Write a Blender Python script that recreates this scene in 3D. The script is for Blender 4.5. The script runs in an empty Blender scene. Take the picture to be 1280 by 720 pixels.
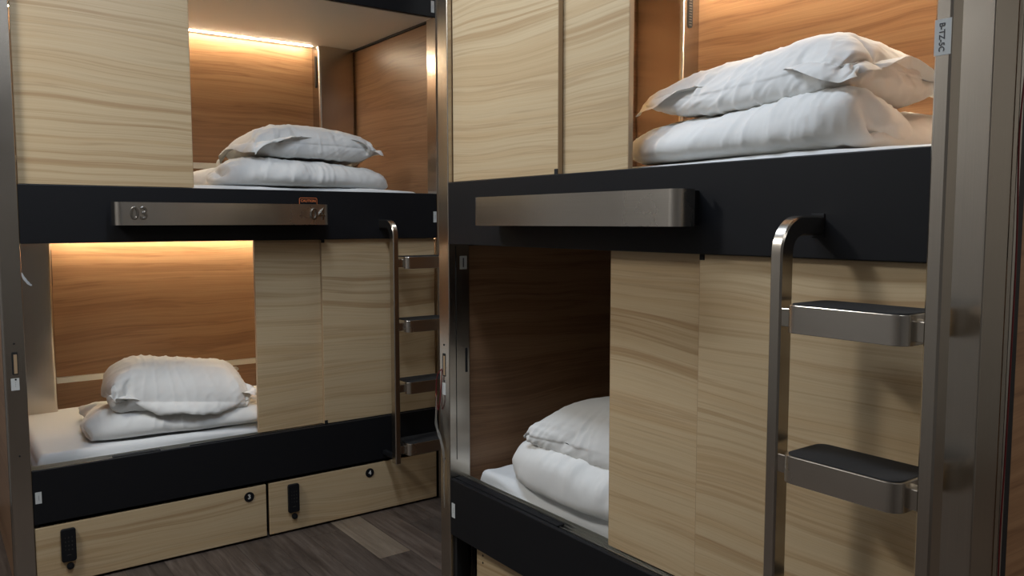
import bpy, bmesh, math, random
from mathutils import Vector, Matrix, noise
R = math.radians
scene = bpy.context.scene
COL = scene.collection

# ------------------------------------------------------------------ materials
MATS = {}
def new_mat(name):
    m = bpy.data.materials.new(name); m.use_nodes = True
    nt = m.node_tree; nt.nodes.clear()
    out = nt.nodes.new('ShaderNodeOutputMaterial'); b = nt.nodes.new('ShaderNodeBsdfPrincipled')
    nt.links.new(b.outputs[0], out.inputs[0])
    MATS[name] = m
    return m, nt, b
def N(nt, t, **kw):
    n = nt.nodes.new(t)
    for k, v in kw.items():
        if k in n.inputs.keys(): n.inputs[k].default_value = v
        else: setattr(n, k, v)
    return n
def L(nt, a, b): nt.links.new(a, b)
def mth(nt, op, a, b=None, c=None):
    n = nt.nodes.new('ShaderNodeMath'); n.operation = op
    for i, v in enumerate((a, b, c)):
        if v is None: continue
        if isinstance(v, (int, float)): n.inputs[i].default_value = v
        else: L(nt, v, n.inputs[i])
    return n.outputs[0]
def ramp(nt, fac, stops, interp='LINEAR'):
    n = nt.nodes.new('ShaderNodeValToRGB'); n.color_ramp.interpolation = interp
    e = n.color_ramp.elements
    while len(e) < len(stops): e.new(.5)
    for i, (p, c) in enumerate(stops):
        e[i].position = p; e[i].color = (*c, 1) if len(c) == 3 else c
    L(nt, fac, n.inputs[0]); return n.outputs[0]
def plain(name, col, rough=.5, metal=0, bump=0, bscale=200, spec=.5):
    m, nt, b = new_mat(name)
    tc = N(nt, 'ShaderNodeTexCoord')
    ns = N(nt, 'ShaderNodeTexNoise', Scale=bscale, Detail=3)
    L(nt, tc.outputs['Object'], ns.inputs['Vector'])
    b.inputs['Base Color'].default_value = (*col, 1); b.inputs['Metallic'].default_value = metal
    b.inputs['Specular IOR Level'].default_value = spec
    r = N(nt, 'ShaderNodeMapRange'); r.inputs['To Min'].default_value = max(.02, rough - .06); r.inputs['To Max'].default_value = min(1, rough + .06)
    L(nt, ns.outputs[0], r.inputs[0]); L(nt, r.outputs[0], b.inputs['Roughness'])
    if bump:
        bp = N(nt, 'ShaderNodeBump', Strength=bump, Distance=.002); L(nt, ns.outputs[0], bp.inputs['Height']); L(nt, bp.outputs[0], b.inputs['Normal'])
    return m
def wood(name, stops, fine, rough, seed, fine_amt=.16, spec=.4, zs=5.0, al=.26, warp=.20, wa=.75, lines=.5):
    """laminate whose grain runs horizontally along the face (x and y are both 'along', z is 'across')"""
    m, nt, b = new_mat(name)
    tc = N(nt, 'ShaderNodeTexCoord'); oi = N(nt, 'ShaderNodeObjectInfo')
    sp = N(nt, 'ShaderNodeSeparateXYZ'); L(nt, tc.outputs['Object'], sp.inputs[0])
    along = mth(nt, 'ADD', mth(nt, 'ADD', sp.outputs[0], sp.outputs[1]), mth(nt, 'MULTIPLY_ADD', oi.outputs['Random'], 17.0, seed))
    z = sp.outputs[2]
    def vec(sa, sz, off=0., zz=None):
        c = N(nt, 'ShaderNodeCombineXYZ')
        L(nt, mth(nt, 'MULTIPLY', along, sa), c.inputs[0]); L(nt, mth(nt, 'MULTIPLY', zz or z, sz), c.inputs[2]); c.inputs[1].default_value = off
        return c.outputs[0]
    w = N(nt, 'ShaderNodeTexNoise', Scale=1.0, Detail=2.0); L(nt, vec(wa, 1.6, 3.1), w.inputs['Vector'])
    zz = mth(nt, 'MULTIPLY_ADD', mth(nt, 'SUBTRACT', w.outputs[0], .5), warp, z)
    g = N(nt, 'ShaderNodeTexNoise', Scale=1.0, Detail=5.0, Roughness=.55); L(nt, vec(al, zs * 3.2, seed, zz), g.inputs['Vector'])
    g2 = N(nt, 'ShaderNodeTexNoise', Scale=1.0, Detail=4.0, Roughness=.6); L(nt, vec(al * 1.6, zs * 14, seed + 5, zz), g2.inputs['Vector'])
    g3 = N(nt, 'ShaderNodeTexNoise', Scale=1.0, Detail=3.0, Roughness=.7); L(nt, vec(2.6, 330., seed + 9, zz), g3.inputs['Vector'])
    f = mth(nt, 'ADD', mth(nt, 'MULTIPLY', g.outputs[0], .62), mth(nt, 'MULTIPLY', g2.outputs[0], .38))
    base = ramp(nt, f, stops)
    # thin darker growth lines: narrow valleys of the broad noise
    ln = mth(nt, 'PINGPONG', mth(nt, 'MULTIPLY', g.outputs[0], 9.0), 1.0)
    lm = ramp(nt, ln, [(0, (1, 1, 1)), (.22, (0, 0, 0)), (1, (0, 0, 0))])
    mx = N(nt, 'ShaderNodeMix', data_type='RGBA', blend_type='MIX'); L(nt, mth(nt, 'MULTIPLY', lm, lines), mx.inputs[0]); L(nt, base, mx.inputs[6]); mx.inputs[7].default_value = (*fine, 1)
    fm = N(nt, 'ShaderNodeMix', data_type='RGBA', blend_type='MIX'); L(nt, mth(nt, 'MULTIPLY', ramp(nt, g3.outputs[0], [(.42, (0, 0, 0)), (.7, (1, 1, 1))]), fine_amt), fm.inputs[0])
    L(nt, mx.outputs[2], fm.inputs[6]); fm.inputs[7].default_value = (*fine, 1)
    L(nt, fm.outputs[2], b.inputs['Base Color']); b.inputs['Roughness'].default_value = rough; b.inputs['Specular IOR Level'].default_value = spec
    bp = N(nt, 'ShaderNodeBump', Strength=.08, Distance=.001); L(nt, g3.outputs[0], bp.inputs['Height']); L(nt, bp.outputs[0], b.inputs['Normal'])
    return m
def steel(name, col, rough, grain):
    """brushed stainless: grain = axis the brushing runs along"""
    m, nt, b = new_mat(name)
    tc = N(nt, 'ShaderNodeTexCoord'); mp = N(nt, 'ShaderNodeMapping')
    s = [900, 900, 900]; s['xyz'.index(grain)] = 1.5; mp.inputs['Scale'].default_value = s
    L(nt, tc.outputs['Object'], mp.inputs[0])
    n1 = N(nt, 'ShaderNodeTexNoise', Scale=1.0, Detail=2.0); L(nt, mp.outputs[0], n1.inputs['Vector'])
    n2 = N(nt, 'ShaderNodeTexNoise', Scale=5.0, Detail=4.0); L(nt, tc.outputs['Object'], n2.inputs['Vector'])
    mx = N(nt, 'ShaderNodeMix', data_type='RGBA', blend_type='MULTIPLY'); mx.inputs[0].default_value = 1
    mx.inputs[6].default_value = (*col, 1); L(nt, ramp(nt, n1.outputs[0], [(.3, (.9, .9, .9)), (.7, (1, 1, 1))]), mx.inputs[7])
    L(nt, mx.outputs[2], b.inputs['Base Color']); b.inputs['Metallic'].default_value = 1
    L(nt, mth(nt, 'MULTIPLY_ADD', n2.outputs[0], .12, rough - .06), b.inputs['Roughness'])
    return m
def fabric(name, col, crease=.5):
    m, nt, b = new_mat(name)
    tc = N(nt, 'ShaderNodeTexCoord')
    n1 = N(nt, 'ShaderNodeTexNoise', Scale=1400.0, Detail=2.0); n2 = N(nt, 'ShaderNodeTexNoise', Scale=9.0, Detail=4.0, Roughness=.5, Distortion=1.2)
    n2.noise_type = 'RIDGED_MULTIFRACTAL'
    mp = N(nt, 'ShaderNodeMapping'); mp.inputs['Scale'].default_value = (1, .7, .55); mp.inputs['Rotation'].default_value = (.3, .4, .5)
    L(nt, tc.outputs['Object'], n1.inputs['Vector']); L(nt, tc.outputs['Object'], mp.inputs[0]); L(nt, mp.outputs[0], n2.inputs['Vector'])
    b.inputs['Base Color'].default_value = (*col, 1); b.inputs['Roughness'].default_value = .85; b.inputs['Specular IOR Level'].default_value = .25
    b.inputs['Sheen Weight'].default_value = .1
    bp = N(nt, 'ShaderNodeBump', Strength=crease, Distance=.006); L(nt, mth(nt, 'ADD', n2.outputs[0], mth(nt, 'MULTIPLY', n1.outputs[0], .03)), bp.inputs['Height']); L(nt, bp.outputs[0], b.inputs['Normal'])
    return m
def glow(name, col, strength):
    m, nt, b = new_mat(name)
    b.inputs['Base Color'].default_value = (*col, 1); b.inputs['Emission Color'].default_value = (*col, 1); b.inputs['Emission Strength'].default_value = strength
    return m

ASH = wood('ash_laminate', [(.28, (.45, .30, .160)), (.41, (.60, .437, .248)), (.54, (.645, .50, .305)), (.62, (.49, .335, .180)), (.74, (.59, .432, .248))], (.335, .19, .092), .42, 2.3, lines=.33)
ASHE = plain('ash_edging', (.42, .29, .17), .5)
WAL = wood('warm_walnut_laminate', [(.28, (.160, .080, .039)), (.45, (.25, .134, .068)), (.56, (.30, .170, .090)), (.72, (.195, .099, .049))], (.10, .043, .019), .34, 7.7, .3, zs=4.4, al=.5, warp=.15, wa=.8, lines=.35)
BLK = plain('black_powder_coat', (.009, .0095, .0115), .5, bump=.06, bscale=900, spec=.25)
GAP = plain('dark_recess', (.010, .010, .010), .8)
STV = steel('brushed_steel_upright', (.58, .53, .465), .24, 'z')
STX = steel('brushed_steel_crosswise', (.70, .655, .59), .26, 'x')
POL = plain('polished_steel', (.40, .38, .35), .2, 1.0)
ALU = plain('aluminium_rail', (.62, .61, .57), .33, 1.0)
CEI = plain('berth_ceiling_board', (.74, .70, .63), .4)
RUB = plain('black_grip_rubber', (.010, .010, .011), .75, bump=.5, bscale=1200)
LIN = fabric('white_cotton', (.78, .78, .76))
SHT = fabric('white_sheet', (.74, .75, .75), .25)
PAP = plain('sticker_paper', (.62, .64, .63), .6)
INK = plain('printed_ink', (.06, .06, .07), .6)
ORG = plain('orange_print', (.75, .20, .06), .5)
WHT = plain('white_print', (.75, .75, .72), .5)
GRY = plain('dim_grey_print', (.06, .055, .05), .5)
WARM = glow('warm_led', (1.0, .84, .60), 195)
WARMR = glow('warm_led_bright', (1.0, .84, .63), 520)
OFFL = plain('led_off', (.45, .43, .38), .5)
RED = plain('red_wire_sheath', (.16, .012, .014), .5)
DRK = plain('dark_wire_sheath', (.02, .012, .012), .5)
def film_mat():
    m, nt, b = new_mat('clear_film')
    b.inputs['Base Color'].default_value = (.85, .83, .78, 1); b.inputs['Roughness'].default_value = .2
    b.inputs['Transmission Weight'].default_value = .7; b.inputs['IOR'].default_value = 1.2; b.inputs['Alpha'].default_value = .55
    return m
FILM = film_mat()
def floor_mat():
    m, nt, b = new_mat('dark_plank_floor')
    tc = N(nt, 'ShaderNodeTexCoord'); sp = N(nt, 'ShaderNodeSeparateXYZ'); L(nt, tc.outputs['Object'], sp.inputs[0])
    PW, PL = .1655, 1.2
    u = mth(nt, 'DIVIDE', mth(nt, 'ADD', sp.outputs[0], .0405), PW); row = mth(nt, 'FLOOR', u)
    v = mth(nt, 'ADD', mth(nt, 'DIVIDE', sp.outputs[1], PL), mth(nt, 'MULTIPLY_ADD', row, .37, .467)); colm = mth(nt, 'FLOOR', v)
    c = N(nt, 'ShaderNodeCombineXYZ'); L(nt, row, c.inputs[0]); L(nt, colm, c.inputs[1])
    wn = N(nt, 'ShaderNodeTexWhiteNoise', noise_dimensions='2D'); L(nt, c.outputs[0], wn.inputs['Vector'])
    c2 = N(nt, 'ShaderNodeCombineXYZ'); L(nt, mth(nt, 'MULTIPLY', sp.outputs[0], 34), c2.inputs[0]); L(nt, mth(nt, 'MULTIPLY_ADD', sp.outputs[1], 2.2, mth(nt, 'MULTIPLY', wn.outputs[0], 31)), c2.inputs[1]); L(nt, mth(nt, 'MULTIPLY', wn.outputs[0], 9), c2.inputs[2])
    g = N(nt, 'ShaderNodeTexNoise', Scale=1.0, Detail=6.0, Roughness=.65, Distortion=.6); L(nt, c2.outputs[0], g.inputs['Vector'])
    base = ramp(nt, g.outputs[0], [(.3, (.036, .026, .021)), (.5, (.070, .054, .045)), (.72, (.115, .094, .080))])
    tone = ramp(nt, wn.outputs[0], [(0, (.75, .75, .75)), (.8, (1.15, 1.12, 1.1)), (1, (1.3, 1.25, 1.2))])
    mx = N(nt, 'ShaderNodeMix', data_type='RGBA', blend_type='MULTIPLY'); mx.inputs[0].default_value = 1; L(nt, base, mx.inputs[6]); L(nt, tone, mx.inputs[7])
    # the single pale plank by the drawer
    isp = mth(nt, 'MULTIPLY', mth(nt, 'COMPARE', row, 0, .1), mth(nt, 'COMPARE', colm, 0, .1))
    pale = ramp(nt, g.outputs[0], [(.3, (.12, .092, .066)), (.7, (.22, .175, .13))])
    mp = N(nt, 'ShaderNodeMix', data_type='RGBA'); L(nt, isp, mp.inputs[0]); L(nt, mx.outputs[2], mp.inputs[6]); L(nt, pale, mp.inputs[7])
    fu = mth(nt, 'FRACT', u); fv = mth(nt, 'FRACT', v)
    seam = mth(nt, 'MAXIMUM', mth(nt, 'LESS_THAN', fu, .014), mth(nt, 'LESS_THAN', fv, .002))
    ms = N(nt, 'ShaderNodeMix', data_type='RGBA'); L(nt, seam, ms.inputs[0]); L(nt, mp.outputs[2], ms.inputs[6]); ms.inputs[7].default_value = (.02, .016, .013, 1)
    L(nt, ms.outputs[2], b.inputs['Base Color']); b.inputs['Roughness'].default_value = .48
    bp = N(nt, 'ShaderNodeBump', Strength=.2, Distance=.002); L(nt, g.outputs[0], bp.inputs['Height']); L(nt, bp.outputs[0], b.inputs['Normal'])
    return m
FLR = floor_mat()
PLA = plain('grey_plaster', (.25, .245, .24), .8, bump=.1, bscale=60)
CPL = plain('ceiling_paint', (.7, .7, .69), .8)
DIF = glow('lamp_diffuser', (1.0, .97, .92), 6)

# ------------------------------------------------------------------ mesh builder
class MB:
    def __init__(s): s.bm = bmesh.new(); s.mats = []
    def mi(s, m):
        if m not in s.mats: s.mats.append(m)
        return s.mats.index(m)
    def _mark(s, faces, m, smooth=True):
        i = s.mi(m)
        for f in faces: f.material_index = i; f.smooth = smooth
    def box(s, x0, x1, y0, y1, z0, z1, m, bev=.0, seg=2):
        t = bmesh.new(); bmesh.ops.create_cube(t, size=1)
        for v in t.verts: v.co = Vector(((x0 + x1) / 2 + v.co.x * (x1 - x0), (y0 + y1) / 2 + v.co.y * (y1 - y0), (z0 + z1) / 2 + v.co.z * (z1 - z0)))
        if bev: bmesh.ops.bevel(t, geom=list(t.edges), offset=bev, segments=seg, affect='EDGES', profile=.5)
        s.join(t, m)
        return s
    def join(s, t, m):
        me = bpy.data.meshes.new('t'); t.to_mesh(me); t.free()
        n = len(s.bm.faces); s.bm.from_mesh(me); bpy.data.meshes.remove(me); s.bm.faces.ensure_lookup_table()
        s._mark(s.bm.faces[n:], m)
    def prism(s, pts, axis, a, b, m, bev=0):
        """extrude a 2-D outline along an axis ('z' -> pts are x,y ; 'y' -> x,z ; 'x' -> y,z)"""
        t = bmesh.new()
        def P(p, h): return {'z': (p[0], p[1], h), 'y': (p[0], h, p[1]), 'x': (h, p[0], p[1])}[axis]
        lo = [t.verts.new(P(p, a)) for p in pts]; hi = [t.verts.new(P(p, b)) for p in pts]
        t.faces.new(lo[::-1]); t.faces.new(hi); n = len(pts)
        for i in range(n): t.faces.new((lo[i], lo[(i + 1) % n], hi[(i + 1) % n], hi[i]))
        bmesh.ops.recalc_face_normals(t, faces=list(t.faces))
        if bev:
            ed = [e for e in t.edges if len(e.link_faces) == 2 and e.calc_face_angle(0) > R(50)]
            bmesh.ops.bevel(t, geom=ed, offset=bev, segments=2, affect='EDGES', profile=.5)
        s.join(t, m); return s
    def tube(s, path, r, m, n=8):
        t = bmesh.new(); rings = []
        path = [Vector(p) for p in path]
        for i, p in enumerate(path):
            d = (path[min(i + 1, len(path) - 1)] - path[max(i - 1, 0)]).normalized()
            a = d.orthogonal().normalized() if abs(d.x) > .99 else d.cross(Vector((1, 0, 0))).normalized(); b = d.cross(a)
            rings.append([t.verts.new(p + r * (a * math.cos(k * 2 * math.pi / n) + b * math.sin(k * 2 * math.pi / n))) for k in range(n)])
        for q, w in zip(rings, rings[1:]):
            for k in range(n): t.faces.new((q[k], q[(k + 1) % n], w[(k + 1) % n], w[k]))
        t.faces.new(rings[0]); t.faces.new(rings[-1]); bmesh.ops.recalc_face_normals(t, faces=list(t.faces))
        s.join(t, m); return s
    def sweep_rect(s, path, w, d, m, bev=.004):
        """rectangular tube (w along x, d in the bend plane) following a path in the y,z plane at constant x"""
        t = bmesh.new(); rings = []
        c = [(-1, -1), (1, -1), (1, 1), (-1, 1)]
        k = bev
        prof = []
        for sx, sy in c:
            for q in ((0, 1), (1, 0)) if sx * sy > 0 else ((1, 0), (0, 1)):
                prof.append((sx * (w / 2 - k * q[0]), sy * (d / 2 - k * q[1])))
        for i, p in enumerate(path):
            p = Vector(p); dr = (Vector(path[min(i + 1, len(path) - 1)]) - Vector(path[max(i - 1, 0)])).normalized()
            nrm = Vector((0, -dr.z, dr.y))
            rings.append([t.verts.new(p + Vector((1, 0, 0)) * a + nrm * b) for a, b in prof])
        n = len(prof)
        for q, w_ in zip(rings, rings[1:]):
            for j in range(n): t.faces.new((q[j], q[(j + 1) % n], w_[(j + 1) % n], w_[j]))
        t.faces.new(rings[0]); t.faces.new(rings[-1]); bmesh.ops.recalc_face_normals(t, faces=list(t.faces))
        s.join(t, m); return s
    def text(s, body, loc, size, m, extrude=.001, rot=0, bevel=0, tall=1.0):
        """lettering on a face that looks towards -y, centred at loc; rot turns it in that face"""
        cu = bpy.data.curves.new('txt', 'FONT'); cu.body = body; cu.size = size; cu.extrude = extrude; cu.align_x = 'CENTER'; cu.align_y = 'CENTER'; cu.bevel_depth = bevel; cu.resolution_u = 4
        o = bpy.data.objects.new('txt', cu); COL.objects.link(o)
        dg = bpy.context.evaluated_depsgraph_get(); me = bpy.data.meshes.new_from_object(o.evaluated_get(dg))
        me.transform(Matrix.Translation(Vector(loc)) @ Matrix.Rotation(rot, 4, 'Y') @ Matrix.Rotation(R(90), 4, 'X') @ Matrix.Diagonal((1, tall, 1, 1)))
        n = len(s.bm.faces); s.bm.from_mesh(me); s.bm.faces.ensure_lookup_table(); s._mark(s.bm.faces[n:], m, False)
        bpy.data.objects.remove(o); bpy.data.curves.remove(cu); bpy.data.meshes.remove(me); return s
    def disc(s, x, z, y0, y1, r, m, n=28, bev=.0):
        return s.prism([(x + r * math.cos(i * 2 * math.pi / n), z + r * math.sin(i * 2 * math.pi / n)) for i in range(n)], 'y', y0, y1, m, bev)
    def build(s, name, parent=None, label=None, sharp=18):
        for e in s.bm.edges:
            if len(e.link_faces) == 2 and e.calc_face_angle(0) > R(sharp): e.smooth = False
        me = bpy.data.meshes.new(name); s.bm.to_mesh(me); s.bm.free()
        for m in s.mats: me.materials.append(m)
        o = bpy.data.objects.new(name, me); COL.objects.link(o)
        if parent: o.parent = parent
        if label: o['label'] = label
        return o
def rrect(x0, x1, y0, y1, r, n=6, corners=(1, 1, 1, 1)):
    out = []
    for k, (cx, cy, a0) in enumerate(((x1 - r, y1 - r, 0), (x0 + r, y1 - r, 90), (x0 + r, y0 + r, 180), (x1 - r, y0 + r, 270))):
        if corners[k]:
            for i in range(n + 1): a = R(a0 + 90 * i / n); out.append((cx + r * math.cos(a), cy + r * math.sin(a)))
        else: out.append(((x1, x0, x0, x1)[k], (y1, y1, y0, y0)[k]))
    return out
def tag(o, label, cat, group=None):
    o['label'] = label; o['category'] = cat
    if group: o['group'] = group
    return o
def empty(name, loc, rz=0):
    o = bpy.data.objects.new(name, None); COL.objects.link(o); o.location = loc; o.rotation_euler = (0, 0, rz); o.empty_display_size = .1; return o

# ------------------------------------------------------------------ bedding, draped by the cloth solver
def run_cloth(objs_colliders, o, frames, press, shrink, mass, stiff, bend, grav=1.0, sag_self=False, pin=None):
    m = o.modifiers.new('drape', 'CLOTH'); s = m.settings
    s.quality = 5; s.mass = mass
    s.tension_stiffness = stiff; s.compression_stiffness = stiff; s.shear_stiffness = stiff * .35; s.bending_stiffness = bend
    s.tension_damping = 8; s.compression_damping = 8; s.shear_damping = 6; s.bending_damping = .5; s.air_damping = 3
    s.use_pressure = True; s.uniform_pressure_force = press; s.shrink_min = shrink
    s.effector_weights.gravity = grav
    m.collision_settings.distance_min = .005; m.collision_settings.collision_quality = 3; m.collision_settings.friction = 25
    m.collision_settings.use_self_collision = sag_self; m.collision_settings.self_distance_min = .004
    if pin:
        g = o.vertex_groups.new(name='hold')
        for i, wgt in pin: g.add([i], wgt, 'REPLACE')
        s.vertex_group_mass = 'hold'; s.pin_stiffness = 1
    m.point_cache.frame_start = 1; m.point_cache.frame_end = frames + 1
    for f_ in range(1, frames + 1): scene.frame_set(f_)
    dg = bpy.context.evaluated_depsgraph_get(); me = bpy.data.meshes.new_from_object(o.evaluated_get(dg))
    old = o.data; o.modifiers.remove(m); o.data = me; bpy.data.meshes.remove(old)
    o.vertex_groups.clear()
    scene.frame_set(1)
    return o
def collider(o, on):
    if on:
        k = o.modifiers.new('k', 'COLLISION'); o.collision.thickness_outer = .004; o.collision.cloth_friction = 30
    else:
        for k in [k for k in o.modifiers if k.type == 'COLLISION']: o.modifiers.remove(k)

def duvet_mesh(w, d, h, seed, nx=84, bulge=.0):
    """duvet folded over once: a thick sheet running back - front roll - back, with puffy ends"""
    th = h / 4 * 1.0; c = h / 2 - th
    mid = []; nb = 20
    for i in range(nb): mid.append((d * (1 - i / nb), -c))
    na = 8
    for i in range(na + 1): a = R(-90 - 180 * i / na); mid.append((c * math.cos(a) * 1.1, c * math.sin(a)))
    for i in range(1, nb + 1): mid.append((d * i / nb - .015, c))
    P2 = [Vector(p) for p in mid]; n = len(P2); t = bmesh.new(); rows = []
    for i in range(nx + 1):
        u = -1 + 2 * i / nx; endp = max(.05, 1 - abs(u) ** 10) ** .45
        up, dn = [], []
        for j, p in enumerate(P2):
            dr = (P2[min(j + 1, n - 1)] - P2[max(j - 1, 0)]).normalized(); nr = Vector((-dr.y, dr.x)); sj = j / (n - 1)
            tl = min(1, (1 - abs(2 * sj - 1)) * 14); tl = math.sqrt(max(.05, 1 - (1 - tl) ** 2))
            tt = th * .93 * endp * tl
            up.append(p + nr * tt); dn.append(p - nr * tt)
        row = []
        for q in up + dn[::-1]:
            x, y, z = u * w / 2, q.x, q.y
            nz = noise.noise(Vector((x * 5 + seed, y * 6, z * 9))); n2 = noise.noise(Vector((x * 13 + seed, y * 11, z * 17 + 3)))
            x += abs(u) ** 5 * .05 * noise.noise(Vector((y * 5 + seed, z * 9, 2 if u > 0 else 5)))
            y += .018 * math.sin(u * 2.3 + seed) + .03 * abs(u) ** 4 + .012 * nz
            z = z * (1 - .16 * abs(u) ** 3) + h / 2 + .008 * nz + .005 * n2
            row.append(t.verts.new((x, y - d / 2, max(z, .003))))
        rows.append(row)
    m = len(rows[0]); hf = m // 2
    for a, b in zip(rows, rows[1:]):
        for j in range(m): t.faces.new((a[j], a[(j + 1) % m], b[(j + 1) % m], b[j]))
    for row in (rows[0], rows[-1]):
        for j in range(hf - 1): t.faces.new((row[j], row[j + 1], row[m - 2 - j], row[m - 1 - j]))
    bmesh.ops.recalc_face_normals(t, faces=list(t.faces))
    me = bpy.data.meshes.new('duvet'); t.to_mesh(me); t.free(); me.materials.append(LIN)
    return me
def pillow_mesh(w, d, fl, seed, nu=72, nv=50, arch=0):
    t = bmesh.new(); top, bot = {}, {}
    hw, hd = w / 2, d / 2; fi = max(1, round(fl / (w / nu))); fj = max(1, round(fl / (d / nv)))
    for i in range(nu + 1):
        for j in range(nv + 1):
            x = -hw + w * i / nu; y = -hd + d * j / nv
            z0 = arch * (1 - (x / hw) ** 2) - arch
            if fi < i < nu - fi and fj < j < nv - fj:
                a = (i - fi) / (nu - 2 * fi) * 2 - 1; b = (j - fj) / (nv - 2 * fj) * 2 - 1
                k = (1 - a ** 4) * (1 - b ** 4); n_ = noise.noise(Vector((x * 6 + seed, y * 6, 1))) * .012
                top[i, j] = t.verts.new((x, y, z0 + .004 + k * .06 + n_ * k)); bot[i, j] = t.verts.new((x, y, z0 - .004 - k * .03 + n_ * k))
            else:
                top[i, j] = bot[i, j] = t.verts.new((x, y, z0 - .55 * fl * max(max(0, i - nu + fi, fi - i) / fi, max(0, j - nv + fj, fj - j) / fj) + noise.noise(Vector((x * 9 + seed, y * 9, 3))) * .006))
    for i in range(nu):
        for j in range(nv):
            q = [(i, j), (i + 1, j), (i + 1, j + 1), (i, j + 1)]
            a = [top[k] for k in q]; b = [bot[k] for k in q][::-1]; t.faces.new(a)
            if set(a) != set(b): t.faces.new(b)
    me = bpy.data.meshes.new('pillow'); t.to_mesh(me); t.free(); me.materials.append(LIN)
    return me
def bed_set(dv, pl):
    """returns the settled duvet and pillow meshes, in berth coordinates with the mattress top at z = 0"""
    pm = bpy.data.meshes.new('slab'); pm.from_pydata([(-3, -3, 0), (3, -3, 0), (3, 3, 0), (-3, 3, 0)], [], [(0, 1, 2, 3)])
    slab = bpy.data.objects.new('slab', pm); COL.objects.link(slab); collider(slab, True)
    me = duvet_mesh(dv['w'], dv['d'], dv['h'], dv['seed']); me.transform(Matrix.Translation((dv['x'], dv['y'], .006)) @ Matrix.Rotation(R(dv.get('rot', 0)), 4, 'Z'))
    do = bpy.data.objects.new('duvet', me); COL.objects.link(do)
    run_cloth(None, do, dv.get('frames', 18), dv.get('press', 9), dv.get('shrink', -.05), .15, dv.get('stiff', 14), .05, sag_self=False)
    collider(do, True)
    top = max(v.co.z for v in do.data.vertices)
    me = pillow_mesh(pl['w'], pl['d'], pl['fl'], pl['seed'], arch=pl.get('arch', 0)); me.transform(Matrix.Translation((pl['x'], pl['y'], top + pl.get('gap', .05))) @ Matrix.Rotation(R(pl.get('rot', 0)), 4, 'Z') @ Matrix.Rotation(R(pl.get('tilt', 0)), 4, 'X') @ Matrix.Rotation(R(pl.get('roll', 0)), 4, 'Y'))
    po = bpy.data.objects.new('pillow', me); COL.objects.link(po)
    run_cloth(None, po, pl.get('frames', 32), pl.get('press', 24), pl.get('shrink', -.02), .15, pl.get('stiff', 14), pl.get('bend', .05))
    collider(do, False)
    for o, sd in ((do, dv['seed']), (po, pl['seed'])):
        s_ = o.modifiers.new('soft', 'SUBSURF'); s_.levels = 1; s_.render_levels = 1
        me = bpy.data.meshes.new_from_object(o.evaluated_get(bpy.context.evaluated_depsgraph_get())); old = o.data; o.modifiers.remove(s_); o.data = me; bpy.data.meshes.remove(old)
        q = dv if o is do else pl
        z0_ = 0 if o is do else top - .01
        for v in me.vertices:
            # the pile slumps: one end stuffed fuller than the other, the front edge sagging over what is below
            u_ = max(0, min(1, .5 + (v.co.x - q['x']) / q['w'])); u_ = u_ * u_ * (3 - 2 * u_)
            if v.co.z > z0_: v.co.z = z0_ + (v.co.z - z0_) * (q['taper'][0] * (1 - u_) + q['taper'][1] * u_)
            f_ = max(0, min(1.1, (q['y'] - v.co.y) / (q['d'] * .5)))
            v.co.z -= q.get('droop', 0) * f_ * f_
        me.update()
        amp = dv.get('amp', .012) if o is do else pl.get('amp', .0095)
        cx_ = dv['x'] if o is do else pl['x']
        nrm = [n_.vector.copy() for n_ in me.vertex_normals]; cos_ = [v.co.copy() for v in me.vertices]; out = []
        for c, nr in zip(cos_, nrm):
            # long pulled creases that fan down the front and gather towards the ends
            wx = .05 * noise.noise(Vector((c.x * 4 + sd, c.y * 4, c.z * 5))); fan = (c.x - cx_) * 1.6
            a_ = ((c.x + wx * 1.6) * 10 + fan * c.z * 22, c.y * 4.5 - c.z * 6, sd)
            b_ = ((c.x - wx * 1.5) * 22 - c.z * 30, c.y * 12 + c.z * 10, sd + 7)
            c_ = (c.y * 14 + c.z * 20, (c.x + wx) * 4, sd + 3)
            r1_ = max(0, 1 - abs(noise.noise(Vector(a_))) * 2.4) ** 2; r2_ = max(0, 1 - abs(noise.noise(Vector(b_))) * 2.4) ** 2; r3_ = max(0, 1 - abs(noise.noise(Vector(c_))) * 2.4) ** 2
            msk = .35 + .65 * max(0, min(1, .5 + 1.6 * noise.noise(Vector((c.x * 3.5 + sd, c.y * 3, c.z * 4 + 9)))))
            p_ = c + nr * amp * (r1_ * .7 + r2_ * .4 + r3_ * .8 * abs(c.x - cx_) * 2 - .35) * msk * (1 if c.z > .03 else .15)
            if p_.y < .10: p_.y = .10 - .02 * (1 - math.exp(-(.10 - p_.y) / .02))
            out.extend(p_)
        me.vertices.foreach_set('co', out); me.update()
        for p in me.polygons: p.use_smooth = True
    bpy.data.objects.remove(slab); bpy.data.meshes.remove(pm)
    return do, po
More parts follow.
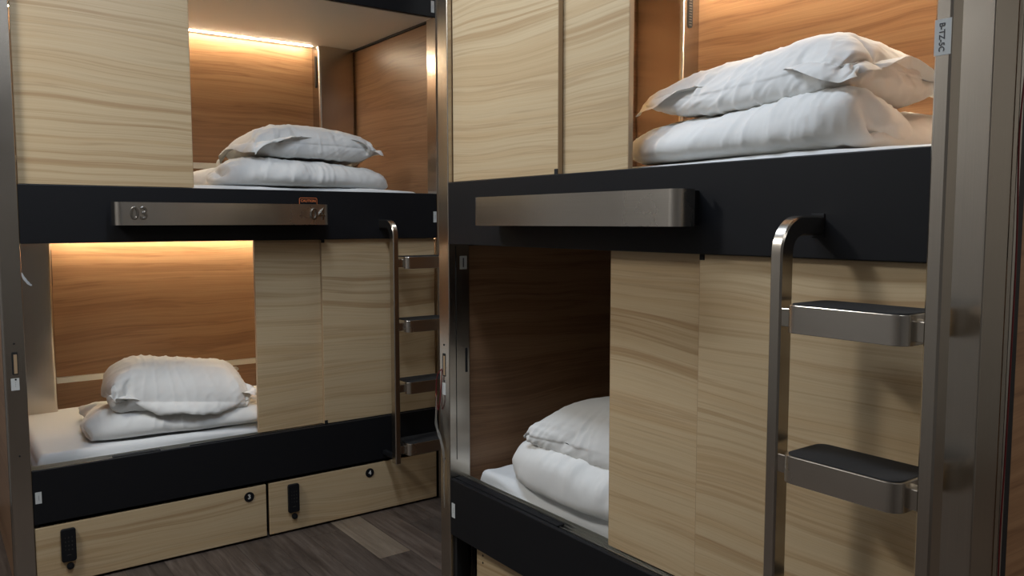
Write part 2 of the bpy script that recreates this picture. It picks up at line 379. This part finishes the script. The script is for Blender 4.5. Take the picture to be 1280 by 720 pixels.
SETS = [
 dict(dv=dict(x=.71, y=.47, w=.82, d=.46, h=.185, rot=-7, seed=1.3, press=8, shrink=-.07, taper=(1, .95)), pl=dict(x=.67, y=.375, w=.80, d=.58, fl=.055, rot=-6, seed=2.1, press=40, shrink=-.05, bend=.015, droop=.075, taper=(1.12, .92))),
 dict(dv=dict(x=1.34, y=.48, w=.88, d=.46, h=.185, rot=2, seed=5.2, press=8, shrink=-.07, taper=(1.05, .85)), pl=dict(x=1.385, y=.41, w=.84, d=.58, fl=.06, rot=4, roll=-2, seed=6.4, press=32, shrink=-.05, bend=.015, arch=.06, droop=.0, taper=(.9, .9))),
 dict(dv=dict(x=1.25, y=.50, w=.77, d=.52, h=.21, rot=0, seed=8.3, press=8, shrink=-.07, taper=(.85, 1.12)), pl=dict(x=1.265, y=.39, w=.84, d=.62, fl=.05, rot=0, seed=3.7, press=30, shrink=-.05, bend=.015, droop=.06, taper=(.62, .84))),
 dict(dv=dict(x=.70, y=.475, w=.90, d=.52, h=.20, rot=3, seed=11.5, press=8, shrink=-.07, taper=(1.2, 1.05)), pl=dict(x=.73, y=.39, w=.82, d=.60, fl=.012, rot=3, seed=12.2, press=31, shrink=-.04, bend=.015, droop=.05, taper=(.85, 1))),
]
BEDS = [bed_set(q['dv'], q['pl']) for q in SETS]

# ------------------------------------------------------------------ bunk
ZLB, ZLT, ZBB, ZBT, ZTB, ZTT = .291, .526, 1.488, 1.734, 2.690, 2.935
D = 1.16            # depth of the berth
PW, PD = .075, .10  # upright post
def bunk(root, W, cfg):
    P = lambda mb, n, lab=None: mb.build(n, root, lab)
    # uprights with their little slots
    for side in (0, 1):
        x0, x1 = (-PW, 0) if side == 0 else ((W, W + PW) if cfg['wide_post'] else (W - .014, W + .052))
        m = MB().box(x0, x1, 0, PD, 0, ZTT, STV, .003)
        xi = 0 if side == 0 else W
        post = P(m, 'corner_post')
        xc = (x0 + x1) / 2 - .002
        sg = 1 if side == 0 else -1
        if side == 0 or cfg['wide_post']:
            MB().prism(rrect(xc - .011, xc + .011, .945, 1.04, .004), 'y', -.0012, .0005, GAP).box(xc - .004, xc + .008, -.0016, .0, .95, 1.03, ASHE).build('lock_slot', post)
            for zz in (.925, 1.075, .6): MB().disc(xc, zz, -.0015, .001, .004, GAP, 10).build('screw_hole', post)
        xa, xb = sorted((xi, xi + sg * .0015))
        MB().box(xa, xb, .078, .088, .96, 1.06, GAP).build('lock_slot', post)
        MB().box(xa, xb, .033, .035, .6, 1.48, GAP).build('seam_groove', post)
    for k, (z0, z1, nm) in enumerate(((ZLB, ZLT, 'front_rail'), (ZBB, ZBT, 'front_rail'), (ZTB, ZTT, 'front_rail'))):
        m = MB().box(.001, W - (.001 if cfg['wide_post'] else .0145), 0, .019, z0, z1, BLK, .003)
        P(m, nm)
        # floor of the berth and its door tracks
        if k < 2:
            t = MB().box(.001, W - .001, .022, .112, z1 - .035, z1 - .018, ALU)
            for yy in (.0315, .0515, .0715, .0915): t.box(.001, W - .001, yy - .0015, yy + .0015, z1 - .02, z1 - .003, ALU)
            P(t, 'door_track')
            bb = MB().box(-.02, W + .02, .10, D, z0 + .06, z0 + .085, GAP); P(bb, 'bed_base')
    for k in (0, 1):
        zc = (ZBB + .004, ZTB + .004)[k]; zf = (ZLB + .08, ZBB + .08)[k]
        P(MB().box(-.02, W + .02, .045, D, zc, zc + .018, CEI), 'berth_ceiling')
        P(MB().box(-.02, W + .02, D, D + .02, zf, zc, WAL), 'back_panel')
        for x0, x1 in ((-.04, -.02), (W + .02, W + .04)):
            P(MB().box(x0, x1, PD, D + .02, zf, zc, WAL), 'end_panel')
        # cavity trim under the ceiling edge
        for x in (-.0195, W + .0045): P(MB().box(x, x + .015, .06, D - .002, zc - .012, zc - .001, GAP), 'edge_trim')
        # steel service column in the corner, slotted vent on its inner side
        cx = cfg['col'][k]
        if cx is not None:
            cw = cfg.get('cw', .25)
            xa, xb = (-.018, cw - .018) if cx == 0 else (W + .018 - cw, W + .018)
            cc = MB().prism(rrect(xa, xb, 1.05, D - .002, .018, 6, (0, 0, 1, 1) if True else 0), 'z', zf, zc - .002, STV)
            co = cc.build('service_column', root)
            v = MB(); side = xb if cx == 0 else xa; sg = 1 if cx == 0 else -1
            ztop = zc - .06
            def yz(o): return rrect(1.082 + o, 1.112 - o, ztop - .2 + o, ztop - o, .0149 - o)
            v.prism(yz(0), 'x', side - .001 * sg, side + .004 * sg, BLK)
            for q in range(16):
                zq = ztop - .188 + q * .0118
                v.box(min(side, side + .006 * sg), max(side, side + .006 * sg), 1.089, 1.105, zq, zq + .004, GRY)
            v.build('air_vent', co)
        # towel/utility rail along the back wall
        xr0, xr1 = (cfg.get('cw', .25) - .01, W) if cx == 0 else (-.01, W - .25)
        rb = MB().box(xr0, xr1, D - .022, D, (zf + .08 if False else (ZLT, ZBT)[k] + .163), (ZLT, ZBT)[k] + .196, ALU, .003)
        rb.box(xr0, xr1, D - .03, D - .018, (ZLT, ZBT)[k] + .19, (ZLT, ZBT)[k] + .197, ALU, .001)
        P(rb, 'wall_rail')
        lit = cfg['lit'][k]
        # warm light strip tucked into the corner of ceiling and back panel
        P(MB().prism([(D - .055, zc - .0005), (D - .063, zc - .0005), (D - .063, zc - .003), (D - .055, zc - .003)], 'x', xr0 + .005, xr1 - .005, lit if lit else OFFL), 'light_strip')
    # sliding doors
    for k, x0, x1, tr in cfg['doors']:
        zb, zt = (ZLT + .003, ZBB - .001) if k == 0 else (ZBT + .002, ZTB - .001)
        y0 = (.022, .046)[tr]
        d = MB().box(x0, x1, y0, y0 + .020, zb, zt, ASH, .0012, 1); do = P(d, 'sliding_door')
        for xe0, xe1 in ((x0 - .0014, x0 + .0002), (x1 - .0002, x1 + .0014)): MB().box(xe0, xe1, y0 + .001, y0 + .019, zb + .001, zt - .001, ASHE).build('edge_band', do)
        for xf in cfg['feet'].get((k, tr), ()):
            xf = x0 + .008 if xf == 'a' else x1 - .008
            for za, zb_ in ((zb - .003, zb + .018), (zt - .016, zt + .001)): MB().box(xf - .009, xf + .009, y0 - .002, y0 + .021, za, zb_, GAP, .002).build('guide_foot', do)
    for k, x0, x1, y0, y1 in cfg['stops']:
        z1 = (ZLT, ZBT)[k]
        P(MB().box(x0, x1, y0, y1, z1 - .02, z1 + .002, BLK, .002), 'track_cover')
    # name bar across the middle rail
    b = MB().prism(rrect(.365, 1.292, -.108, .0, .032, 6, (0, 0, 1, 1)), 'z', 1.566, 1.661, BLK, .001)
    bar = P(b, 'number_bar')
    cov = MB()
    o = rrect(.34, 1.317, -.111, -.045, .034, 8, (0, 0, 1, 1)); n = len(o)
    i_ = rrect(.343, 1.314, -.108, -.045, .031, 8, (0, 0, 1, 1))
    ring = [o[j] for j in range(1, n)] + [o[0]]; rin = [i_[j] for j in range(1, n)] + [i_[0]]
    cov.prism(ring + rin[::-1], 'z', 1.5635, 1.6635, STX)
    cov.build('face_plate', bar)
    for body, x in cfg['numbers']:
        MB().text(body, (x, -.112, 1.6125), .074, POL, .005, 0, .0016, 1.05).build('numeral', bar, 'raised steel number ' + body)
    if cfg['caution']:
        q = MB(); cx, cz = 1.25, 1.6785
        q.prism(rrect(cx - .047, cx + .047, 1.626, cz + .02, .008), 'y', -.0012, .0002, ORG); q.prism(rrect(cx - .0445, cx + .0445, 1.63, cz + .0175, .006), 'y', -.0016, .0003, BLK)
        q.text('CAUTION', (cx, -.0018, cz + .004), .0175, ORG, .0002, 0, .0003); q.build('caution_sign', root, 'black caution sign lettered in orange')
    # ladder: two square tubes and four padded treads
    lad = empty('ladder', (0, 0, 0)); lad.parent = root
    xl, xr = 1.656, 2.008
    def arc(cy, cz, r, a0, a1, n=9): return [(0, cy + r * math.cos(R(a0 + (a1 - a0) * i / n)), cz + r * math.sin(R(a0 + (a1 - a0) * i / n))) for i in range(n + 1)]
    yc = -.1375
    path = [(0, .0, 1.567)] + arc(yc + .062, 1.567 - .062, .062, 90, 180) + [(0, yc, 1.0), (0, yc, .30)]
    path = [(xl, p[1], p[2]) for p in path]
    r1 = MB().sweep_rect(path, .031, .045, STV); r1.box(xl - .012, xl + .012, yc, .0, .318, .342, BLK, .002); r1.box(xl - .017, xl + .017, -.003, .0, 1.54, 1.595, BLK, .001)
    r1.build('ladder_rail', lad)
    r2 = MB().sweep_rect([(xr, yc, 0.0), (xr, yc, 1.5), (xr, yc, ZTT)], .031, .045, STV)
    r2.build('ladder_rail', lad)
    for zt in (1.395, 1.061, .733, .403):
        x0, x1, y0, y1 = 1.700, 1.974, -.190, -.035
        m = MB().prism(rrect(x0, x1, y0, y1, .030, 8), 'z', zt - .062, zt, STX, .0015)
        for xa, xb in ((xl + .014, x0 + .004), (x1 - .004, xr - .014)): m.box(xa, xb, yc - .018, yc + .018, zt - .054, zt - .012, STV, .002)
        rg = m.build('rung', lad)
        MB().prism(rrect(x0 + .007, x1 - .007, y0 + .007, y1 - .007, .024, 8), 'z', zt - .004, zt + .0022, RUB, .0008).build('tread_pad', lad)
    # under-bed drawers
    for (x0, x1, y0, num) in cfg['drawers']:
        d = MB().box(x0, x1, y0, y0 + .018, .012, .274, ASH, .002); d.box(x0 + .01, x1 - .01, y0 + .018, .75, .03, .26, GAP); do = P(d, 'drawer')
        if cfg['holes']:
            for zz in (.235, .205): MB().disc(x0 + .045, zz, y0 - .001, y0 + .002, .0045, GAP, 12).build('screw_hole', do)
        if num:
            kx = x0 + .123
            kp = MB().prism(rrect(kx - .029, kx + .029, .106, .252, .010), 'y', y0 - .016, y0 + .001, BLK, .003)
            for r in range(4):
                for c in range(3): kp.text('123456789*0#'[r * 3 + c], (kx + (c - 1) * .013, y0 - .0164, .214 - r * .018), .010, GRY, .0002)
            kp.box(kx - .008, kx + .008, y0 - .0164, y0 - .015, .136, .138, GRY)
            kp.build('keypad_lock', do)
            MB().disc(kx + .004, .083, y0 - .014, y0 + .001, .0145, BLK, 24, .003).disc(kx + .004, .083, y0 - .0155, y0 - .012, .006, GAP, 16).build('lock_button', do)
            nx = x1 - num[1]
            MB().disc(nx, .228, y0 - .003, y0 + .001, .0245, BLK, 32, .0006).text(num[0], (nx, y0 - .0034, .228), .032, WHT, .0003, 0, .0006).build('number_badge', do, 'round black badge with a white ' + num[0])
    # dark plinth frame around the drawers
    fr = MB().box(0, W, .30, .33, 0, ZLB, GAP); fr.box(.0, .018, .02, .075, 0, ZLB, GAP); fr.box(W - .02, W, .05, .3, 0, ZLB, GAP); fr.box(0, W, .06, .32, ZLB - .012, ZLB, GAP); P(fr, 'plinth_frame')
    # end cladding: steel edge, black edging, timber board
    for xs, sg in ((-PW, -1), (W + (PW if cfg['wide_post'] else .052), 1)):
        xo = xs - sg * .004
        a, b_ = sorted((xo, xo - sg * .03))
        P(MB().box(a, b_, PD + .012, PD + .03, 0, ZTT, STV), 'steel_channel'); P(MB().box(a, b_, PD + .034, PD + .05, 0, ZTT, ALU), 'aluminium_channel')
        m = MB().box(a, b_, PD + .05, PD + .075, 0, ZTT, BLK); P(m, 'end_edging')
        P(MB().box(a, b_, PD + .075, D + .05, 0, ZTT, WAL), 'end_board')
    P(MB().box(-PW, W + .045, .05, D + .05, ZTT, ZTT + .02, BLK), 'roof_board')
    # stickers
    for nm, kind, x, z, w, h, tx in cfg['stickers']:
        s = MB()
        if kind == 'front':
            s.box(x - w / 2, x + w / 2, -.0012, .0003, z - h / 2, z + h / 2, PAP)
            if tx: s.text(tx, (x, -.0016, z), .013, INK, .0001, R(-90) if h > w else 0)
        elif kind == 'rail':
            s.box(x - w / 2, x + w / 2, yc - .0225 - .0012, yc - .0222, z - h / 2, z + h / 2, PAP)
            s.text(tx, (x - .002, yc - .0225 - .0015, z), .0145, INK, .0001, R(90), .0002)
        else:
            s.box(.0, .0014, x - w / 2, x + w / 2, z - h / 2, z + h / 2, PAP); s.box(.0014, .0017, x - .003, x + .003, z - h * .35, z + h * .35, INK)
        s.build(nm, root)

SA = dict(feet={(0, 0): 'a'}, wide_post=True, col=(0, 1), lit=(WARM, WARM), numbers=(('03', .438), ('04', 1.252)), caution=True, holes=False,
    doors=((1, .006, .704, 0), (1, .012, .69, 1), (0, .988, 1.36, 1), (0, 1.325, 1.992, 0)),
    stops=((0, .65, 1.99, .022, .03), (0, .32, .52, .022, .054), (1, .01, .30, .022, .03)),
    drawers=((.002, 1.000, .004, ('3', .085)), (1.015, 1.985, .004, ('4', .418))),
    stickers=(('asset_sticker', 'front', .021, .408, .024, .05, '-----'), ('asset_sticker', 'front', -.042, .905, .03, .05, '- - -'), ('asset_sticker', 'front', 1.987, 1.605, .02, .06, '-----'), ('asset_sticker', 'front', 1.983, 2.745, .02, .062, '-----')))
SB = dict(cw=.29, feet={(0, 0): 'a', (1, 0): 'b'}, wide_post=False, col=(None, 0), lit=(None, WARMR), numbers=(), caution=False, holes=True,
    doors=((1, .006, .661, 0), (1, .34, .969, 1), (0, .898, 1.32, 1), (0, 1.280, 1.972, 0)),
    stops=((0, .002, .668, .022, .054), (1, .01, 1.9, .022, .03)),
    drawers=((.105, 1.0, .06, None), (1.015, 1.95, .06, None)),
    stickers=(('asset_sticker', 'front', .025, .398, .024, .06, '-----'), ('asset_sticker', 'front', -.042, .893, .026, .05, '- - -'), ('asset_sticker', 'jamb', .07, 1.412, .034, .054, ''), ('seat_code_sticker', 'rail', 2.008, 1.918, .0305, .066, 'B-TZ-5C')))
A = empty('bunk_bed', (-1.378, 0, 0)); tag(A, 'two-tier capsule bunk with glowing berths and steel bar numbered 03 and 04', 'bunk bed', 'capsule bunks')
bunk(A, 2.0, SA)
B = empty('bunk_bed', (0, -1.125, 0), R(-90)); tag(B, 'two-tier capsule bunk with plain unnumbered steel bar and unlit lower berth', 'bunk bed', 'capsule bunks')
bunk(B, 1.978, SB)

# ------------------------------------------------------------------ bedding
def fbm(p, o=3):
    return noise.fractal(Vector(p), 1.0, 2.0, o)
def ridge(p):
    n = noise.noise(Vector(p)); return 1 - abs(n) * 2
def mattress(name_root, W, z0, z1, label, seed):
    """boxy mattress with a loose white sheet tucked round it"""
    mb = MB(); t = bmesh.new()
    x0, x1, y0, y1 = .035, W - .03, .118, D - .035
    nx, ny = 110, 60
    r = .035
    grid = {}
    # top sheet, rolling over the front edge and the ends
    prof = []
    for j in range(8): prof.append((y0 - .004 + .006 * math.sin(j), z0 + (z1 - r - z0) * j / 8))
    for j in range(7): a = R(180 - 90 * j / 6); prof.append((y0 + r + r * math.cos(a), z1 - r + r * math.sin(a)))
    for j in range(1, ny): prof.append((y0 + r + (y1 - y0 - r) * j / ny, z1))
    prof.append((y1, z0))
    rows = []
    for i in range(nx + 1):
        u = i / nx; x = x0 + (x1 - x0) * u; row = []
        e = min(u, 1 - u) * (x1 - x0); drop = 0 if e > r else r - math.sqrt(max(0, r * r - (r - e) ** 2))
        for j, (y, z) in enumerate(prof):
            k = max(0, min(1, (z - z0) / (z1 - z0)))
            front = math.exp(-max(0, y - y0) / .12)
            w = .006 * fbm((x * 2.2 + seed, y * 7, z * 16)) * front + .0025 * fbm((x * 5, y * 5 + seed, 0))
            w += .013 * front * ridge((x * 1.3 + y * 5 + seed, y * 9 + z * 12, seed)) - .007 * front
            zz = z + (w - drop * k if k > .3 else 0); yy = y - (w * 1.2 if j < 15 else 0)
            # the front hem sags and waves a little
            row.append(t.verts.new((x, yy, zz)))
        rows.append(row)
    for a, b in zip(rows, rows[1:]):
        for j in range(len(prof) - 1): t.faces.new((a[j], b[j], b[j + 1], a[j + 1]))
    for row in (rows[0], rows[-1]): t.faces.new(row)
    t.faces.new([rw[0] for rw in rows] + [rw[-1] for rw in rows[::-1]])
    bmesh.ops.recalc_face_normals(t, faces=list(t.faces)); mb.join(t, SHT)
    o = mb.build('mattress', None, sharp=180)
    o.matrix_world = name_root.matrix_basis.copy()
    tag(o, label, 'mattress', 'berth mattresses'); return o
for rt, W in ((A, 2.0), (B, 1.978)): pass
mattress(A, 2.0, .376, .553, 'thin mattress in a white sheet in the lit lower berth above drawer 3', 1.0)
mattress(A, 2.0, 1.573, 1.752, 'thin white-sheeted mattress in the upper berth behind the steel bar numbered 03 and 04', 4.0)
mattress(B, 1.978, .376, .553, 'thin white-sheeted mattress in the dark lower berth without any light', 7.0)
mattress(B, 1.978, 1.573, 1.752, 'thin white-sheeted mattress in the upper berth above the plain unnumbered bar', 9.0)

BLAB = [
 (A, .553, 'folded white duvet on the mattress above drawer 3, its front edge softly rolled', 'plump white pillow with a ruffled flange on the duvet above drawer 3'),
 (A, 1.752, 'folded white duvet lying behind the steel bar numbered 03 and 04', 'white pillow with frilled edge in the upper berth beside the steel column'),
 (B, 1.752, 'bulky folded white duvet in the upper berth behind the plain unnumbered bar', 'big white pillow with flanged edge in the upper berth over the unnumbered bar'),
 (B, .553, 'folded white duvet half hidden behind the sliding door of the dark berth', 'white pillow half hidden behind the sliding door of the dark berth')]
for (rt, z, ld, lp), (do, po) in zip(BLAB, BEDS):
    for o, lb, ct, gr in ((do, ld, 'duvet', 'folded duvets'), (po, lp, 'pillow', 'white pillows')):
        o.matrix_world = rt.matrix_basis @ Matrix.Translation((0, 0, z)); tag(o, lb, ct, gr)

# ------------------------------------------------------------------ loose wires and film
def wire(name, pts, r, m, lab, cat):
    P = [Vector(p) for p in pts]; out = []
    for i in range(len(P) - 1):
        a, b, c, d = P[max(i - 1, 0)], P[i], P[i + 1], P[min(i + 2, len(P) - 1)]
        for k in range(8):
            t = k / 8; out.append(.5 * ((2 * b) + (c - a) * t + (2 * a - 5 * b + 4 * c - d) * t * t + (3 * b - a - 3 * c + d) * t ** 3))
    out.append(P[-1])
    o = MB().tube(out, r, m, 8).build(name); tag(o, lab, cat); return o
wire('red_wire', [(-.004, -1.075, .975), (-.016, -1.06, .95), (-.014, -1.045, .90), (-.012, -1.043, .84), (-.010, -1.052, .80), (-.012, -1.07, .84), (-.008, -1.072, .90), (-.004, -1.075, .97)], .0022, RED, 'thin red wire loop hanging from the slot in the steel post between the bunks', 'wire')
wire('signal_wire', [(.128, -3.155, 2.93), (.123, -3.160, 2.30), (.132, -3.160, 2.0), (.126, -3.162, 1.9), (.116, -3.160, 1.75), (.126, -3.161, 1.5), (.124, -3.16, 1.1), (.115, -3.161, .9), (.122, -3.16, .55), (.112, -3.161, .2), (.118, -3.16, .01)], .002, RED, 'long thin red wire running down the channel beside the steel post', 'wire')

def ribbon(name, pts, wdt, m, lab, cat):
    """thin curl of peeled film: a strip of real thickness following a path"""
    P = [Vector(p) for p in pts]; out = []
    for i in range(len(P) - 1):
        a, b, c, d = P[max(i - 1, 0)], P[i], P[i + 1], P[min(i + 2, len(P) - 1)]
        for k in range(6):
            t = k / 6; out.append(.5 * ((2 * b) + (c - a) * t + (2 * a - 5 * b + 4 * c - d) * t * t + (3 * b - a - 3 * c + d) * t ** 3))
    out.append(P[-1]); t = bmesh.new(); rows = []
    for i, p in enumerate(out):
        d = (out[min(i + 1, len(out) - 1)] - out[max(i - 1, 0)]).normalized(); sd = d.cross(Vector((.5, -.8, .1))).normalized(); nr = d.cross(sd)
        wv = wdt * (.25 + .75 * math.sin(math.pi * (i + .6) / (len(out) + .4))) * (1 + .3 * noise.noise(Vector((i * .4, 1, 2))))
        rows.append([t.verts.new(p + sd * a_ * wv + nr * b_ * .0006) for a_, b_ in ((-1, -1), (1, -1), (1, 1), (-1, 1))])
    for q, w_ in zip(rows, rows[1:]):
        for k in range(4): t.faces.new((q[k], q[(k + 1) % 4], w_[(k + 1) % 4], w_[k]))
    t.faces.new(rows[0]); t.faces.new(rows[-1]); bmesh.ops.recalc_face_normals(t, faces=list(t.faces))
    mb = MB(); mb.join(t, m); o = mb.build(name); tag(o, lab, cat); return o
ribbon('plastic_film', [(-.012, -1.045, .86), (-.018, -1.05, .80), (-.022, -1.055, .74), (-.016, -1.080, .68), (-.013, -1.098, .62), (-.012, -1.095, .52), (-.012, -1.100, .40)], .010, FILM, 'torn strip of clear plastic film peeling off the steel post below the red wire', 'plastic film')
ribbon('plastic_film', [(-1.380, .085, 1.375), (-1.372, .075, 1.36), (-1.360, .07, 1.335), (-1.345, .072, 1.315), (-1.335, .08, 1.31)], .006, PAP, 'small pale curl of peeled film on the post beside the lit lower berth', 'plastic film')
# ------------------------------------------------------------------ room
def struct(name, mb, **k):
    o = mb.build(name); o['kind'] = 'structure'; return o
X0, X1, Y0, Y1, ZC = -3.6, 4.0, -6.2, 1.34, 3.4
struct('floor', MB().box(X0, X1, Y0, Y1, -.05, 0, FLR))
struct('ceiling', MB().box(X0, X1, Y0, Y1, ZC, ZC + .05, CPL))
struct('wall_back', MB().box(X0, X1, Y1, Y1 + .1, 0, ZC, PLA))
struct('wall_front', MB().box(X0, X1, Y0 - .1, Y0, 0, ZC, PLA))
struct('wall_left', MB().box(X0 - .1, X0, Y0, Y1, 0, ZC, PLA))
struct('wall_right', MB().box(X1, X1 + .1, Y0, Y1, 0, ZC, PLA))

def area(name, loc, sx, sy, power, col, rot=(0, 0, 0)):
    l = bpy.data.lights.new(name, 'AREA'); l.shape = 'RECTANGLE'; l.size = sx; l.size_y = sy; l.energy = power; l.color = col
    o = bpy.data.objects.new(name, l); COL.objects.link(o); o.location = loc; o.rotation_euler = rot; return o
LC = (.97, .99, 1.0)
area('ceiling_or_fill_lamp', (-.8, -1.75, ZC - .03), .3, 1.5, 31, (.84, .96, 1.12))
area('ceiling_or_fill_lamp', (-2.7, -.72, ZC - .03), .7, .4, 56, (1.0, .985, .95))
area('ceiling_or_fill_lamp', (1.7, -.55, ZC - .03), 1.0, .3, 10, LC)
area('ceiling_or_fill_lamp', (-1.6, -5.0, ZC - .03), 2.0, .3, 11, LC)  # added fill behind the camera, lifts the front wall and steel faces
area('ceiling_or_fill_lamp', (2.2, -5.0, ZC - .03), 1.2, .4, 60, (1.0, .93, .82))  # unseen warm light, added to brighten what the near post's side reflects
w = bpy.data.worlds.new('room_air'); scene.world = w; w.use_nodes = True
w.node_tree.nodes['Background'].inputs[0].default_value = (.05, .05, .055, 1)

# ------------------------------------------------------------------ camera
cam = bpy.data.cameras.new('camera'); co = bpy.data.objects.new('camera', cam); COL.objects.link(co)
yaw, pit, rol = R(36.20193), R(-4.64948), R(-.05027)
f = Vector((math.sin(yaw) * math.cos(pit), math.cos(yaw) * math.cos(pit), math.sin(pit))); r = Vector((math.cos(yaw), -math.sin(yaw), 0)); u = r.cross(f)
r2 = r * math.cos(rol) + u * math.sin(rol); u2 = -r * math.sin(rol) + u * math.cos(rol)
mw = Matrix((r2, u2, -f)).transposed().to_4x4(); mw.translation = Vector((-1.71536, -3.90049, 1.57558)); co.matrix_world = mw
cam.sensor_width = 36; cam.lens = 1011.87 / 1280 * 36; cam.clip_start = .02
scene.camera = co
scene.view_settings.view_transform = 'Standard'; scene.view_settings.look = 'None'; scene.view_settings.exposure = 0; scene.view_settings.gamma = 1; scene.view_settings.use_curve_mapping = False
